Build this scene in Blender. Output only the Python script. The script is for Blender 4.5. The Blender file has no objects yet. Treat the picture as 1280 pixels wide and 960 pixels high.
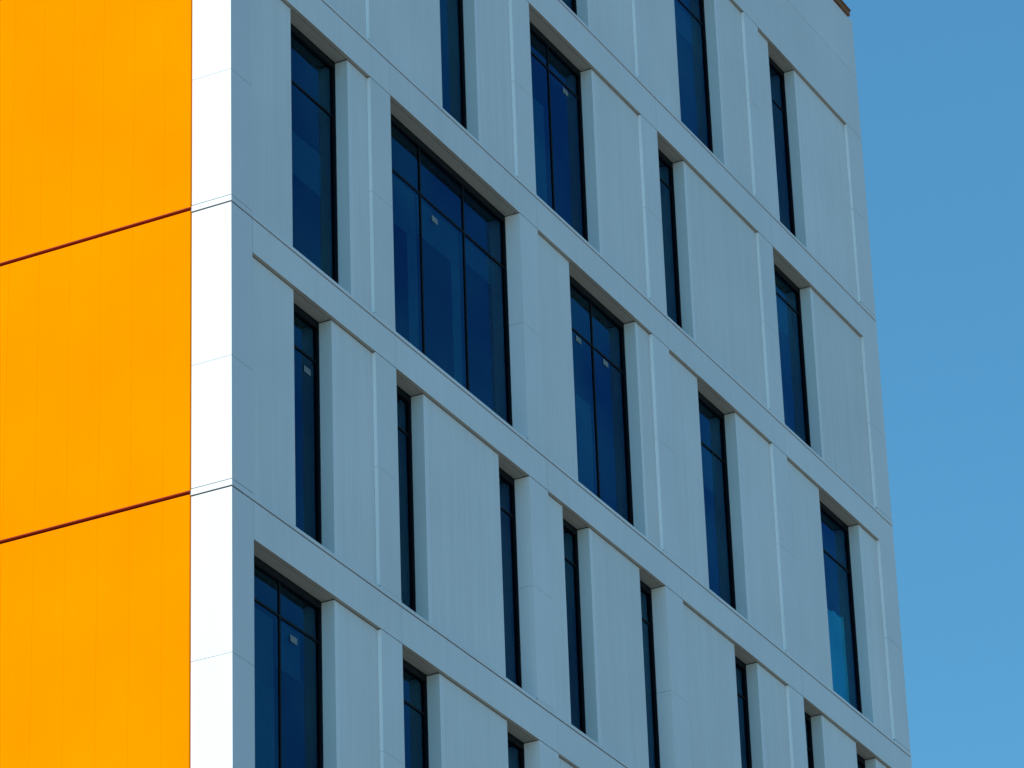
import bpy, math, random
from mathutils import Matrix, Vector
random.seed(7)
scn = bpy.context.scene
COL = scn.collection

# ------------------------------------------------------------------ materials
def new_mat(name):
    m = bpy.data.materials.new(name); m.use_nodes = True
    nt = m.node_tree
    for n in list(nt.nodes):
        nt.nodes.remove(n)
    out = nt.nodes.new('ShaderNodeOutputMaterial')
    return m, nt, out

def N(nt, t, **k):
    n = nt.nodes.new(t)
    for a, v in k.items():
        setattr(n, a, v)
    return n

def panel_mat(name, base, rough=0.5, var=0.05, ribs=0.0, blotch=0.05, rib_axis='X', rib=0.075, spec=0.5, bump=0.0):
    """painted sheet-metal panel: slight blotches, streaks running down, fine vertical ribs, a per-panel tint"""
    m, nt, out = new_mat(name)
    L = nt.links.new
    bs = N(nt, 'ShaderNodeBsdfPrincipled')
    bs.inputs['Roughness'].default_value = rough
    bs.inputs['Specular IOR Level'].default_value = spec
    L(bs.outputs[0], out.inputs[0])
    geo = N(nt, 'ShaderNodeNewGeometry')
    n1 = N(nt, 'ShaderNodeTexNoise'); n1.inputs['Scale'].default_value = 0.55; n1.inputs['Detail'].default_value = 4
    L(geo.outputs['Position'], n1.inputs['Vector'])
    mp = N(nt, 'ShaderNodeMapping'); mp.inputs['Scale'].default_value = (9.0, 9.0, 0.35)
    L(geo.outputs['Position'], mp.inputs['Vector'])
    n2 = N(nt, 'ShaderNodeTexNoise'); n2.inputs['Scale'].default_value = 1.0; n2.inputs['Detail'].default_value = 5
    L(mp.outputs[0], n2.inputs['Vector'])
    oi = N(nt, 'ShaderNodeObjectInfo')
    def rng(sock, lo, hi, f0=0.3, f1=0.7):
        r = N(nt, 'ShaderNodeMapRange')
        r.inputs['From Min'].default_value = f0; r.inputs['From Max'].default_value = f1
        r.inputs['To Min'].default_value = lo; r.inputs['To Max'].default_value = hi
        L(sock, r.inputs['Value']); return r.outputs[0]
    def mul(a, b):
        x = N(nt, 'ShaderNodeMath', operation='MULTIPLY'); L(a, x.inputs[0]); L(b, x.inputs[1]); return x.outputs[0]
    v = mul(rng(n1.outputs['Fac'], 1 - blotch, 1 + blotch * .5), rng(n2.outputs['Fac'], 1 - var * .7, 1 + var * .4))
    v = mul(v, rng(oi.outputs['Random'], 1 - var * 1.0, 1.0 + var * .3, 0, 1))
    if ribs > 0:
        w = N(nt, 'ShaderNodeTexWave', wave_type='BANDS', bands_direction=rib_axis, wave_profile='SIN')
        w.inputs['Scale'].default_value = 0.314 / rib
        w.inputs['Distortion'].default_value = 0.0
        L(geo.outputs['Position'], w.inputs['Vector'])
        v = mul(v, rng(w.outputs['Fac'], 1 - ribs, 1 + ribs * .3, 0, 1))
    mx = N(nt, 'ShaderNodeVectorMath', operation='SCALE')
    mx.inputs[0].default_value = base[:3]
    L(v, mx.inputs['Scale']); L(mx.outputs[0], bs.inputs['Base Color'])
    if bump > 0:
        nb = N(nt, 'ShaderNodeTexNoise'); nb.inputs['Scale'].default_value = 0.9; nb.inputs['Detail'].default_value = 2
        L(geo.outputs['Position'], nb.inputs['Vector'])
        b = N(nt, 'ShaderNodeBump'); b.inputs['Strength'].default_value = 1.0; b.inputs['Distance'].default_value = bump
        L(nb.outputs['Fac'], b.inputs['Height']); L(b.outputs[0], bs.inputs['Normal'])
    return m

def plain_mat(name, base, rough=0.6, spec=0.3, metal=0.0, var=0.15, scale=6.0):
    m, nt, out = new_mat(name)
    L = nt.links.new
    bs = N(nt, 'ShaderNodeBsdfPrincipled')
    bs.inputs['Roughness'].default_value = rough
    bs.inputs['Specular IOR Level'].default_value = spec
    bs.inputs['Metallic'].default_value = metal
    L(bs.outputs[0], out.inputs[0])
    geo = N(nt, 'ShaderNodeNewGeometry')
    n1 = N(nt, 'ShaderNodeTexNoise'); n1.inputs['Scale'].default_value = scale; n1.inputs['Detail'].default_value = 4
    L(geo.outputs['Position'], n1.inputs['Vector'])
    r = N(nt, 'ShaderNodeMapRange')
    r.inputs['From Min'].default_value = .3; r.inputs['From Max'].default_value = .7
    r.inputs['To Min'].default_value = 1 - var; r.inputs['To Max'].default_value = 1 + var * .5
    L(n1.outputs['Fac'], r.inputs['Value'])
    mx = N(nt, 'ShaderNodeVectorMath', operation='SCALE'); mx.inputs[0].default_value = base[:3]
    L(r.outputs[0], mx.inputs['Scale']); L(mx.outputs[0], bs.inputs['Base Color'])
    return m

def glass_mat(name, trans=(0.42, 0.60, 0.58), refl=(0.15, 0.48, 0.98), ior=1.62):
    """coated glass: Fresnel mirror over a dark tinted see-through sheet, very slightly wavy"""
    m, nt, out = new_mat(name)
    L = nt.links.new
    tr = N(nt, 'ShaderNodeBsdfTransparent'); tr.inputs[0].default_value = (*trans, 1)
    gl = N(nt, 'ShaderNodeBsdfGlossy'); gl.inputs['Color'].default_value = (*refl, 1); gl.inputs['Roughness'].default_value = 0.0
    fr = N(nt, 'ShaderNodeFresnel'); fr.inputs['IOR'].default_value = ior
    geo = N(nt, 'ShaderNodeNewGeometry')
    nb = N(nt, 'ShaderNodeTexNoise'); nb.inputs['Scale'].default_value = 0.8; nb.inputs['Detail'].default_value = 1
    L(geo.outputs['Position'], nb.inputs['Vector'])
    b = N(nt, 'ShaderNodeBump'); b.inputs['Strength'].default_value = 1.0; b.inputs['Distance'].default_value = 0.008
    L(nb.outputs['Fac'], b.inputs['Height'])
    L(b.outputs[0], gl.inputs['Normal'])
    n3 = N(nt, 'ShaderNodeTexNoise'); n3.inputs['Scale'].default_value = 0.45; n3.inputs['Detail'].default_value = 3
    L(geo.outputs['Position'], n3.inputs['Vector'])
    cr = N(nt, 'ShaderNodeMix', data_type='RGBA')      # uneven reflections painted in: mirror tint drifts from blue towards teal
    cr.inputs['A'].default_value = (refl[0] * .6, refl[1] * .72, refl[2] * .85, 1); cr.inputs['B'].default_value = (refl[0] * 1.3, refl[1] * 1.28, refl[2], 1)
    mr = N(nt, 'ShaderNodeMapRange'); mr.inputs['From Min'].default_value = .35; mr.inputs['From Max'].default_value = .65
    L(n3.outputs['Fac'], mr.inputs['Value']); L(mr.outputs[0], cr.inputs['Factor']); L(cr.outputs['Result'], gl.inputs['Color'])
    mx = N(nt, 'ShaderNodeMixShader')
    L(fr.outputs[0], mx.inputs[0]); L(tr.outputs[0], mx.inputs[1]); L(gl.outputs[0], mx.inputs[2]); L(mx.outputs[0], out.inputs[0])
    return m

WHITE = (0.595, 0.612, 0.638)
M = {
 'pier':   panel_mat('white_panel_smooth', WHITE, rough=.45, var=.04, blotch=.05),
 'panel':  panel_mat('white_panel_ribbed', tuple(c * 1.02 for c in WHITE), rough=.5, var=.06, ribs=.06, rib=.065, blotch=.05),
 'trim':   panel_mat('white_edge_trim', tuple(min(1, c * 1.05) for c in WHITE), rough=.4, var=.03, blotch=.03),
 'reveal': panel_mat('white_return_face', (.95, .97, .97), rough=.35, var=.03, blotch=.03),  # lighter copy for pier sides, the sky's brightness put into the colour
 'lining': plain_mat('pale_lining', (.85, .88, .75), rough=.7),  # stands in for the soffit's mirror image in the glass
 'return': panel_mat('white_window_return', (.72, .79, .79), rough=.45, var=.04, blotch=.05),  # lighter copy for panel sides, light from the sun side painted in
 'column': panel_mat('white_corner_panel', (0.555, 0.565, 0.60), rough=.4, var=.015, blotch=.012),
 'sunny': panel_mat('white_corner_panel_bright', (0.70, 0.72, 0.72), rough=.5, var=.015, blotch=.012),  # sunlit copy of the corner panel, its brightness painted into the colour
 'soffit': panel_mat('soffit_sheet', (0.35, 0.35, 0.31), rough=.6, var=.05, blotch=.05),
 'orange': panel_mat('orange_cladding', (1.0, 0.248, 0.0), rough=.5, var=.02, blotch=.075, spec=.0, bump=.002),
 'orange_dark': plain_mat('orange_joint_recess', (0.02, 0.003, 0.002), rough=.8, var=.1),
 'flash': plain_mat('orange_brown_flashing', (.30, .035, .0), rough=.6),
 'gap':    plain_mat('joint_recess', (0.035, 0.032, 0.028), rough=.9, spec=.1),
 'frame':  plain_mat('dark_window_frame', (0.005, 0.008, 0.012), rough=.6, spec=.12),
 'glass':  glass_mat('window_glass'),
 'glass_clear':  glass_mat('clear_window_glass', trans=(.45, .82, .88)),  # clearer copy, so the added reflection sheet behind it shows brighter
 'sticker': plain_mat('pale_paper_label', (.15, .19, .21), rough=.7),
 'curtain': plain_mat('pale_blue_curtain', (.05, .22, .34), rough=.8, var=.1),
 'blind':  plain_mat('roller_blind', (.04, .17, .28), rough=.8, var=.1),
 'screen': plain_mat('bright_screen', (.12, .62, .72), rough=.8, var=.15, scale=1.5),  # colour of the bright reflection low in one window
 'inside': plain_mat('interior_wall', (.012, .014, .02), rough=.9),
 'coping': plain_mat('brown_timber_coping', (.22, .095, .035), rough=.7, var=.35, scale=9),
 'ground': plain_mat('paved_ground', (.33, .32, .28), rough=.9, var=.2, scale=.05),
 'road':   plain_mat('asphalt_road', (.05, .05, .05), rough=.9, var=.2, scale=2),
 'kerb':   plain_mat('kerb_stone', (.35, .34, .31), rough=.9, var=.2, scale=3),
 'roof':   plain_mat('roof_membrane', (.3, .3, .3), rough=.9),
}

# ------------------------------------------------------------------ mesh helpers
class MB:
    def __init__(s): s.v = []; s.f = []
    def box(s, x0, x1, y0, y1, z0, z1):
        b = len(s.v)
        s.v += [(x0, y0, z0), (x1, y0, z0), (x1, y1, z0), (x0, y1, z0), (x0, y0, z1), (x1, y0, z1), (x1, y1, z1), (x0, y1, z1)]
        s.f += [tuple(b + i for i in q) for q in ((0, 3, 2, 1), (4, 5, 6, 7), (0, 1, 5, 4), (1, 2, 6, 5), (2, 3, 7, 6), (3, 0, 4, 7))]
        return s
    def quad(s, *p):
        b = len(s.v); s.v += list(p); s.f.append(tuple(range(b, b + len(p)))); return s
    def build(s, name, mat, parent=None, label=None, bevel=0.0, reveal=None):
        lo = [min(v[i] for v in s.v) for i in range(3)]; hi = [max(v[i] for v in s.v) for i in range(3)]
        c = ((lo[0] + hi[0]) / 2, (lo[1] + hi[1]) / 2, lo[2])
        me = bpy.data.meshes.new(name)
        me.from_pydata([tuple(v[i] - c[i] for i in range(3)) for v in s.v], [], s.f)
        me.materials.append(M[mat]); me.update()
        if reveal:
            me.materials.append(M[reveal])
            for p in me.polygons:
                if p.normal.x < -.9: p.material_index = 1  # faces on the sun side get the copy painted lighter
        o = bpy.data.objects.new(name, me); COL.objects.link(o)
        if parent is not None:
            o.parent = parent
            pw = WORLD[parent.name]
            o.location = [c[i] - pw[i] for i in range(3)]
        else:
            o.location = c
        WORLD[o.name] = c
        if label: o['label'] = label
        if bevel:
            bv = o.modifiers.new('edge', 'BEVEL'); bv.width = bevel; bv.segments = 2
        return o
WORLD = {}

# ------------------------------------------------------------------ measured layout
Lx = 22.149; WL = 0.5835; D1 = 0.0525; D2 = 0.238
JO = [16.20, 20.20, 24.192, 28.192, 32.480, 36.482]                 # joint line at the top of each spandrel band
SO = [15.68, 19.68, 23.674, 27.698, 31.965, 35.893, 40.213]         # underside of each spandrel band
MID = [13.70, 17.94, 21.974, 25.995, 30.150, 34.20, 38.46]          # joints halfway up the piers
TOP = 42.72
PIER = [(0, .522), (3.720, 4.285), (8.170, 8.746), (12.600, 13.195), (17.072, 17.642), (21.478, Lx)]
# row i lies under soffit SO[i] and above joint JO[i-1]
ROWS = {
 6: [[('M', 1.64), ('W', 3.16), ('M', 0)], [('W', 5.94), ('M', 0)], [('M', 9.29), ('W', 10.928), ('M', 0)],
     [('M', 14.278), ('W', 15.939), ('M', 0)], [('M', 18.169), ('W', 19.276), ('M', 0)]],
 5: [[('M', 1.64), ('W', 2.60), ('M', 0)], [('M', 5.942), ('W', 7.040), ('M', 0)], [('W', 10.958), ('M', 0)],
     [('W', 14.273), ('M', 0)], [('W', 19.289), ('M', 0)]],
 4: [[('M', 1.635), ('W', 3.166), ('M', 0)], [('W', 0)], [('M', 9.857), ('W', 12.092), ('M', 0)],
     [('M', 14.321), ('W', 15.733), ('M', 0)], [('M', 19.038), ('W', 20.697), ('M', 0)]],
 3: [[('M', 1.642), ('W', 2.625), ('M', 0)], [('W', 5.130), ('M', 7.323), ('W', 0)], [('M', 9.292), ('W', 10.141), ('M', 11.805), ('W', 0)],
     [('M', 15.144), ('W', 15.981), ('M', 0)], [('W', 18.468), ('M', 19.854), ('W', 20.663), ('M', 0)]],
 2: [[('W', 2.598), ('M', 0)], [('W', 5.386), ('M', 7.311), ('W', 0)], [('M', 9.857), ('W', 11.805), ('M', 0)],
     [('W', 14.321), ('M', 0)], [('M', 18.468), ('W', 20.697), ('M', 0)]],
 1: [[('M', 1.64), ('W', 2.625), ('M', 0)], [('W', 7.04), ('M', 0)], [('M', 9.292), ('W', 10.141), ('M', 0)],
     [('M', 15.144), ('W', 15.981), ('M', 0)], [('W', 19.289), ('M', 0)]],
}
G = 0.010          # half a main joint
CAP = 0.058; CAPP = 0.090
DEEP = 0.50  # carried on behind the glass, so side faces double as its reflection

# ------------------------------------------------------------------ the building
bld = bpy.data.objects.new('office_building', None); COL.objects.link(bld)
bld.location = (0, 0, 0); WORLD['office_building'] = (0, 0, 0)
bld['label'] = 'tall building with pale white panelled window front and bright orange clad side under blue sky'
bld['category'] = 'building'

def window(row, x0, x1, zb, zt, stickers=(), extras=()):
    """x0..x1 opening, zb top of sill, zt soffit"""
    f = MB(); y0, y1 = D2, D2 + .034 + .02; yg = D2 + .034; t = .030; th = .10
    e = .002
    f.box(x0 + e, x1 - e, y0, y1, zt - th, zt - e)                      # head
    f.box(x0 + e, x1 - e, y0, y1, zb + e, zb + t)                      # sill rail
    f.box(x0 + e, x0 + t, y0, y1, zb + t, zt - th)
    f.box(x1 - t, x1 - e, y0, y1, zb + t, zt - th)
    w = f.build('window', 'frame', bld)
    MB().box(x0 + .002, x1 - .002, D2 + .060, DEEP, zt + .001, zt + .03).build('inner_lining', 'lining', w)  # added box where the glass would mirror the soffit
    zt_r = JO[row - 1] + 2.905
    nm = 0 if x1 - x0 < 1.8 else (1 if x1 - x0 < 3 else 2)
    xs = [x0 + (x1 - x0) * (i + 1) / (nm + 1) + (.03 if nm == 1 else .02) for i in range(nm)]
    edges = [x0 + t] + xs + [x1 - t]
    for x in xs:
        MB().box(x - .015, x + .015, yg - .012, yg + .018, zb + t, zt - th).build('mullion', 'frame', w)
    for i in range(len(edges) - 1):
        a = edges[i] + (.015 if i else 0); b = edges[i + 1] - (.015 if i < nm else 0)
        MB().box(a, b, yg - .010, yg + .018, zt_r - .015, zt_r + .015).build('transom', 'frame', w)
        for (za, zc) in ((zb + t, zt_r - .015), (zt_r + .015, zt - th)):
            # each sheet is tipped a hair differently, so reflections do not line up perfectly
            dx = random.uniform(-.0015, .0015); dz = random.uniform(-.0015, .0015)
            MB().quad((a, yg + .004 - dx - dz, za), (b, yg + .004 + dx - dz, za), (b, yg + .004 + dx + dz, zc), (a, yg + .004 - dx + dz, zc)).build('pane', 'glass_clear' if any(e_[0] == 'screen' for e_ in extras) else 'glass', w)
    for (sx, sz) in stickers:
        MB().box(sx - .085, sx + .085, yg - .004, yg - .001, sz - .045, sz + .045).build('sticker', 'sticker', w)
    for (kind, a, b, za, zc, yy) in extras:
        mb = MB()
        if kind == 'curtain':
            n = max(2, int((b - a) / .06)); p = [(a + (b - a) * i / n, yy + (.006 if i % 2 else -.006)) for i in range(n + 1)]
            for i in range(n):
                mb.quad((*p[i], za), (*p[i + 1], za), (*p[i + 1], zc), (*p[i], zc))
            mb.build('curtain', 'curtain', w)
        elif kind == 'screen':
            n = 10
            random.seed(3)
            top = [zc + random.uniform(-.03, .03) + .10 * i / n for i in range(n + 1)]
            for i in range(n):
                xa = a + (b - a) * i / n; xb = a + (b - a) * (i + 1) / n
                mb.quad((xa, yy, za), (xb, yy, za), (xb, yy, top[i + 1]), (xa, yy, top[i]))
            mb.build('inner_screen', 'screen', w)  # bright reflection built as an added sheet behind the pane
        else:
            mb.box(a, b, yy, yy + .01, za, zc).build('blind', 'blind', w)
    return w

STICK = {(4, 1): [(6.02, 30.88)], (5, 2): [(10.45, 35.27)], (4, 2): [(10.53, 30.99), (11.44, 31.0)], (3, 0): [(2.36, 26.88)], (2, 0): [(1.94, 22.91)]}
BAYX = [(PIER[i][1], PIER[i + 1][0]) for i in range(5)]
nwin = 0
GROOVE = []
for row, bays in ROWS.items():
    zj = JO[row - 1]; zs = SO[row]
    for bi, segs in enumerate(bays):
        x = BAYX[bi][0]
        for kind, xe in segs:
            xe = xe or BAYX[bi][1]
            if kind == 'M':
                # the panel: front at D1, side faces make the window reveals; a narrow edge trim where it turns the corner
                g = .015
                GROOVE.append((x + .003, xe - .003, D1 + .005, DEEP, zs - g + .0004, zs - .0004))
                mb = MB().box(x, xe, D1, DEEP, zj + CAP + .004, zs - g)
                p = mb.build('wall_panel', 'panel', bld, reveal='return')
                if x > BAYX[bi][0] + .01:      # a window lies to the left: folded trim on that edge
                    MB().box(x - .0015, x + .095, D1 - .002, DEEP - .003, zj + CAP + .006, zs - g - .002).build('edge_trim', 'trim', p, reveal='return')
            else:
                ex = []
                Y = .33; w_ = xe - x
                if (row, bi) == (4, 1):
                    ex = [('curtain', 5.28, 5.56, zj, zj + 2.135, Y), ('curtain', 6.58, 6.84, zj, zj + 2.295, Y),
                          ('blind', 4.32, 5.56, zj + 2.14, zj + 2.9, Y), ('blind', 5.60, 6.84, zj + 2.30, zj + 2.9, Y), ('blind', 6.88, 7.92, zj + 2.5, zj + 2.9, Y)]
                elif (row, bi) == (4, 4):
                    ex = [('screen', 19.06, 20.40, zj + .07, zj + 1.87, Y)]
                elif (row, bi) == (2, 0):
                    ex = [('curtain', 1.05, 1.54, zj + .07, zj + 1.925, Y), ('blind', .55, 1.54, zj + 1.93, zj + 2.85, Y), ('blind', 1.6, 2.2, zj + 2.25, zj + 2.9, Y)]
                elif (row, bi) == (4, 2):
                    ex = [('curtain', 10.45, 10.95, zj + .07, zj + 1.9, Y)]
                elif (row, bi) == (5, 2):
                    ex = [('curtain', 9.25, 9.8, zj + .07, zj + 2.2, Y)]
                elif (row, bi) == (4, 0):
                    ex = [('blind', 1.68, 2.9, zj + 1.55, zj + 2.2, Y)]
                elif w_ > 1.3 and nwin % 2:
                    ex = [('blind', x + .05, xe - .25, zj + 1.6 + .9 * random.random(), zj + 2.9, Y)]
                window(row, x, xe, zj + CAP + .004, zs - .004, STICK.get((row, bi), ()) if (xe - x > .9) else (), ex)
                nwin += 1
                # inner soffit sheet, set behind a thin groove
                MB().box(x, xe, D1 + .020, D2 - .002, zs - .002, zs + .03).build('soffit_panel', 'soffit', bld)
            x = xe

# piers between the bays
for row in ROWS:
    zj = JO[row - 1]; zs = SO[row]; zm = MID[row]
    for i in range(1, 5):
        a, b = PIER[i]
        mb = MB().box(a, b, 0, DEEP, zj + CAPP + .006, zm - .0019).box(a, b, 0, DEEP, zm + .0019, zs - .012)
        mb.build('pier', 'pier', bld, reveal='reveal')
        GROOVE.append((a + .003, b - .003, .006, DEEP, zs - .0116, zs - .0004))
        GROOVE.append((a + .003, b - .003, .006, DEEP, zm - .0017, zm + .0017))
    for (xa, xb, ya) in ((.008, .515, .008), (PIER[5][0] + .004, Lx - .004, .006)):
        h = .0023
        GROOVE.append((xa, xb, ya, WL - .002, zm - h, zm + h))
        GROOVE.append((xa, xb, ya, WL - .002, zj + CAPP + .0004, zj + CAPP + .0116))
    # corner columns run past the band up to the next joint
    ztop = (JO[row] - G) if row < 6 else TOP
    if row < 6:
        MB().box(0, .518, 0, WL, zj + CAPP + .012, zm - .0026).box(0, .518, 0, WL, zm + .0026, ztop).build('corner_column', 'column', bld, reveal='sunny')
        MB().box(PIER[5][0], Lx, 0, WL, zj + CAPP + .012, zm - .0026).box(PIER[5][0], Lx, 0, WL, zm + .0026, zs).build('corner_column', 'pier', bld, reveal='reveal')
    else:
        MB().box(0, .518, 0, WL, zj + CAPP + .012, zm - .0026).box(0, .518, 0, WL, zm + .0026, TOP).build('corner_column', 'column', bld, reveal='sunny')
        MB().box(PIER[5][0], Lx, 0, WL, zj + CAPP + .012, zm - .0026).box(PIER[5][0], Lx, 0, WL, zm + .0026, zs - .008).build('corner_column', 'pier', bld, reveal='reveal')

# spandrel bands with their cap strips
for k in range(len(JO)):
    zj = JO[k]; zs = SO[k]
    xs = [.524] + [PIER[i][1] - .002 for i in range(1, 5)] + [Lx]
    for i in range(len(xs) - 1):
        a = xs[i] + (.0025 if i else 0); b = xs[i + 1] - (.0025 if i < 4 else 0)
        mb = MB().box(a, b, 0, D1 + .010, zs, zj - G)
        band = mb.build('spandrel_band', 'pier', bld)
        # warm underside of the band lip
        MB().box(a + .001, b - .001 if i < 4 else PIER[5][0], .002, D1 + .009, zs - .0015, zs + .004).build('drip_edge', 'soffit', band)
    c = MB()
    c.box(.5205, Lx + .004, -.006, DEEP - .02, zj + G, zj + CAP)
    for i in range(1, 6):
        c.box(PIER[i][0] - .002, PIER[i][1] + (.003 if i < 5 else .004), -.0035, D1 - .004, zj + CAP, zj + CAPP)
    c.build('cap_strip', 'pier', bld)
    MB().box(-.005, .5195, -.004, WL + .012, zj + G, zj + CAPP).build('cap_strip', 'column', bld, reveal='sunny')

# parapet
mb = MB(); mb.box(.524, Lx, 0, D1 + .010, SO[6], 41.528 - .004)
p = mb.build('parapet_panel', 'pier', bld)
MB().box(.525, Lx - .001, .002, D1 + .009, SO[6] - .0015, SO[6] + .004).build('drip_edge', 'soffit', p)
MB().box(.524, Lx, 0, D1 + .010, 41.528 + .002, TOP).build('parapet_panel', 'pier', bld)
mb = MB(); mb.box(-.06, 21.98, -.035, .40, TOP + .018, TOP + .125); mb.box(-.10, 21.995, -.055, .42, TOP + .125, TOP + .15)
mb.build('coping', 'coping', bld, label='brown timber coping board on the roof edge, stopping short of the corner')
MB().box(0, 21.9, .02, .36, TOP, TOP + .018).build('coping_packer', 'frame', bld)

# dark backing seen only through the joints
sh = MB()
BACK = D1 + .020
sh.box(.03, Lx - .03, D1 + .012, D1 + .018, 12.0, 12.2)
for k in range(len(JO)):
    sh.box(.05, Lx - .04, D1 + .014, .20, SO[k] + .032, JO[k] + .0)       # behind each band
sh.box(.05, Lx - .04, D1 + .014, .20, SO[6] + .032, TOP - .05)
for row in ROWS:
    for i in range(0, 6):
        a, b = PIER[i]
        a = max(a, .05) + .01; b = min(b, Lx - .04) - .01
        sh.box(a, b, .03, .20, JO[row - 1] - .1, JO[row - 1] + CAP + .10) if False else None
for k in range(len(JO)):
    sh.box(.04, Lx - .04, .03, D1 + .012, JO[k] - G - .0005, JO[k] + G + .0005)      # closes the joint line 3 cm in
    sh.box(.012, .30, .012, WL - .001, JO[k] - G - .0005, JO[k] + G + .0005)
for gq in GROOVE: sh.box(*gq)
sh.build('joint_backing', 'gap', bld)

# left face: vertically jointed orange cladding, one lift of panels per storey
OE = .035
YB = 16.0
oj = [12.2, 16.20, 20.20, 24.192, 28.192, 32.480, 36.482, 40.5, TOP]
ow = bpy.data.objects.new('orange_wall', None); COL.objects.link(ow); ow.parent = bld; ow.location = (0, 0, 0); WORLD['orange_wall'] = (0, 0, 0)
oback = MB().box(.012, .30, WL + .004, YB, 0, TOP - .01)
oback.build('cladding_backing', 'orange_dark', ow)
for k in range(len(oj) - 1):
    zb = (oj[k] + .066) if k else 0.0
    zt = oj[k + 1] + .008 if k < len(oj) - 2 else TOP
    y = WL + .003; nxt = .980
    mb = MB()
    while y < YB - .01:
        mb.box(-OE, .012 - .001, y, min(nxt, YB) - .0014, zb, zt)
        y = nxt; nxt += .4715
    mb.build('cladding_panel', 'orange', ow)
    if k:
        MB().box(-OE - .006, .010, WL + .003, YB, oj[k] + .050, oj[k] + .060).build('flashing', 'flash', ow)
        
# body of the building: inner shell, floors, ends, back and roof
sb = MB()
sb.box(.31, Lx - .002, YB - .3, YB, 0, TOP - .02)                        # back wall
sb.box(Lx - .30, Lx - .002, WL + .001, YB - .3, 0, TOP - .02)            # far end
sb.box(0.301, Lx - .31, YB - .6, YB - .301, 0, 1)
sb.build('rear_wall', 'pier', bld)
ib = MB()
for k in range(len(JO)):
    ib.box(.305, Lx - .305, DEEP + .0, YB - .31, SO[k] + .04, JO[k] - .02)   # floor slab between ceiling and floor
    for xx in (2.9, 7.6, 12.3, 16.8, 21.0):
        if k < len(JO):
            ib.box(xx - .2, xx + .2, 2.4, 2.8, JO[k] - .02, SO[k + 1] + .04)
    ib.box(.305, Lx - .305, 6.0, 6.1, JO[k] - .02, SO[k + 1] + .04)
ib.build('interior', 'inside', bld)
MB().box(.02, Lx - .31, .21, YB - .31, SO[6] + .04, SO[6] + .3).box(.31, Lx - .31, .25, YB - .31, TOP - .6, TOP - .4).build('roof', 'roof', bld)
# plain storeys down to the ground, wholly below the picture
lw = MB().box(.518, Lx, 0, .3, 0, SO[0] - .001).box(0, .517, 0, WL, 0, JO[0] - G)
lw.build('lower_wall', 'pier', bld)

# ------------------------------------------------------------------ ground
def struct(o, **k):
    o['kind'] = 'structure'; return o
struct(MB().box(-3000, 3000, -3000, 3000, -1.0, 0).build('ground', 'ground'))
struct(MB().quad((-400, -18, .004), (400, -18, .004), (400, -9, .004), (-400, -9, .004)).build('road', 'road'))
struct(MB().box(-400, 400, -9, -8.85, 0, .13).box(-400, 400, -18.15, -18, 0, .13).build('kerb', 'kerb'))

# ------------------------------------------------------------------ light
SUN_EL = math.radians(46); B = math.radians(3)      # the sun stands a little behind the window front's plane
sd = Vector((-math.cos(SUN_EL) * math.cos(B), math.cos(SUN_EL) * math.sin(B), math.sin(SUN_EL)))
sun = bpy.data.lights.new('sun', 'SUN'); sun.energy = 5.0; sun.angle = math.radians(.5); sun.color = (1.0, .95, .88)
so = bpy.data.objects.new('sun', sun); COL.objects.link(so)
so.rotation_euler = (-sd).to_track_quat('-Z', 'Y').to_euler(); so.location = sd * 200
w = bpy.data.worlds.new('World'); scn.world = w; w.use_nodes = True
nt = w.node_tree; bg = nt.nodes['Background']
sky = nt.nodes.new('ShaderNodeTexSky'); sky.sky_type = 'NISHITA'; sky.sun_disc = False
sky.sun_elevation = SUN_EL
sky.sun_rotation = math.atan2(sd.x, sd.y)
sky.altitude = 0; sky.air_density = 1.0; sky.dust_density = 0.0; sky.ozone_density = 2.2
tint = nt.nodes.new('ShaderNodeVectorMath'); tint.operation = 'MULTIPLY'; tint.inputs[1].default_value = (.86, 1.78, 1.85)
tc = nt.nodes.new('ShaderNodeTexCoord'); sx = nt.nodes.new('ShaderNodeSeparateXYZ'); mr = nt.nodes.new('ShaderNodeMapRange')
mr.inputs['From Min'].default_value = .25; mr.inputs['From Max'].default_value = .56
mr.inputs['To Min'].default_value = .73; mr.inputs['To Max'].default_value = 1.02      # thinner haze low down than the model gives
sc2 = nt.nodes.new('ShaderNodeVectorMath'); sc2.operation = 'SCALE'
nt.links.new(tc.outputs['Generated'], sx.inputs[0]); nt.links.new(sx.outputs['Z'], mr.inputs['Value'])
nt.links.new(sky.outputs[0], tint.inputs[0]); nt.links.new(tint.outputs[0], sc2.inputs[0])
nt.links.new(mr.outputs[0], sc2.inputs['Scale']); nt.links.new(sc2.outputs[0], bg.inputs[0]); bg.inputs[1].default_value = .10

# ------------------------------------------------------------------ camera
yaw, pitch, roll = (math.radians(a) for a in (26.70732, 26.95968, -2.05764))
f = Vector((math.cos(pitch) * math.cos(yaw), math.cos(pitch) * math.sin(yaw), math.sin(pitch)))
r = f.cross(Vector((0, 0, 1))).normalized(); u = r.cross(f)
c, s = math.cos(roll), math.sin(roll)
r, u = c * r + s * u, -s * r + c * u
cam = bpy.data.cameras.new('camera'); co = bpy.data.objects.new('camera', cam); COL.objects.link(co)
m = Matrix(((r.x, u.x, -f.x, -40.317672), (r.y, u.y, -f.y, -24.170283), (r.z, u.z, -f.z, 1.6), (0, 0, 0, 1)))
co.matrix_world = m
cam.sensor_width = 36; cam.lens = 36 * 5310.77 / 1280
cam.clip_start = .5; cam.clip_end = 10000
scn.camera = co

scn.render.engine = 'CYCLES'
scn.cycles.max_bounces = 8; scn.cycles.transparent_max_bounces = 12
scn.view_settings.view_transform = 'Standard'; scn.view_settings.look = 'None'; scn.view_settings.exposure = 0; scn.view_settings.gamma = 1
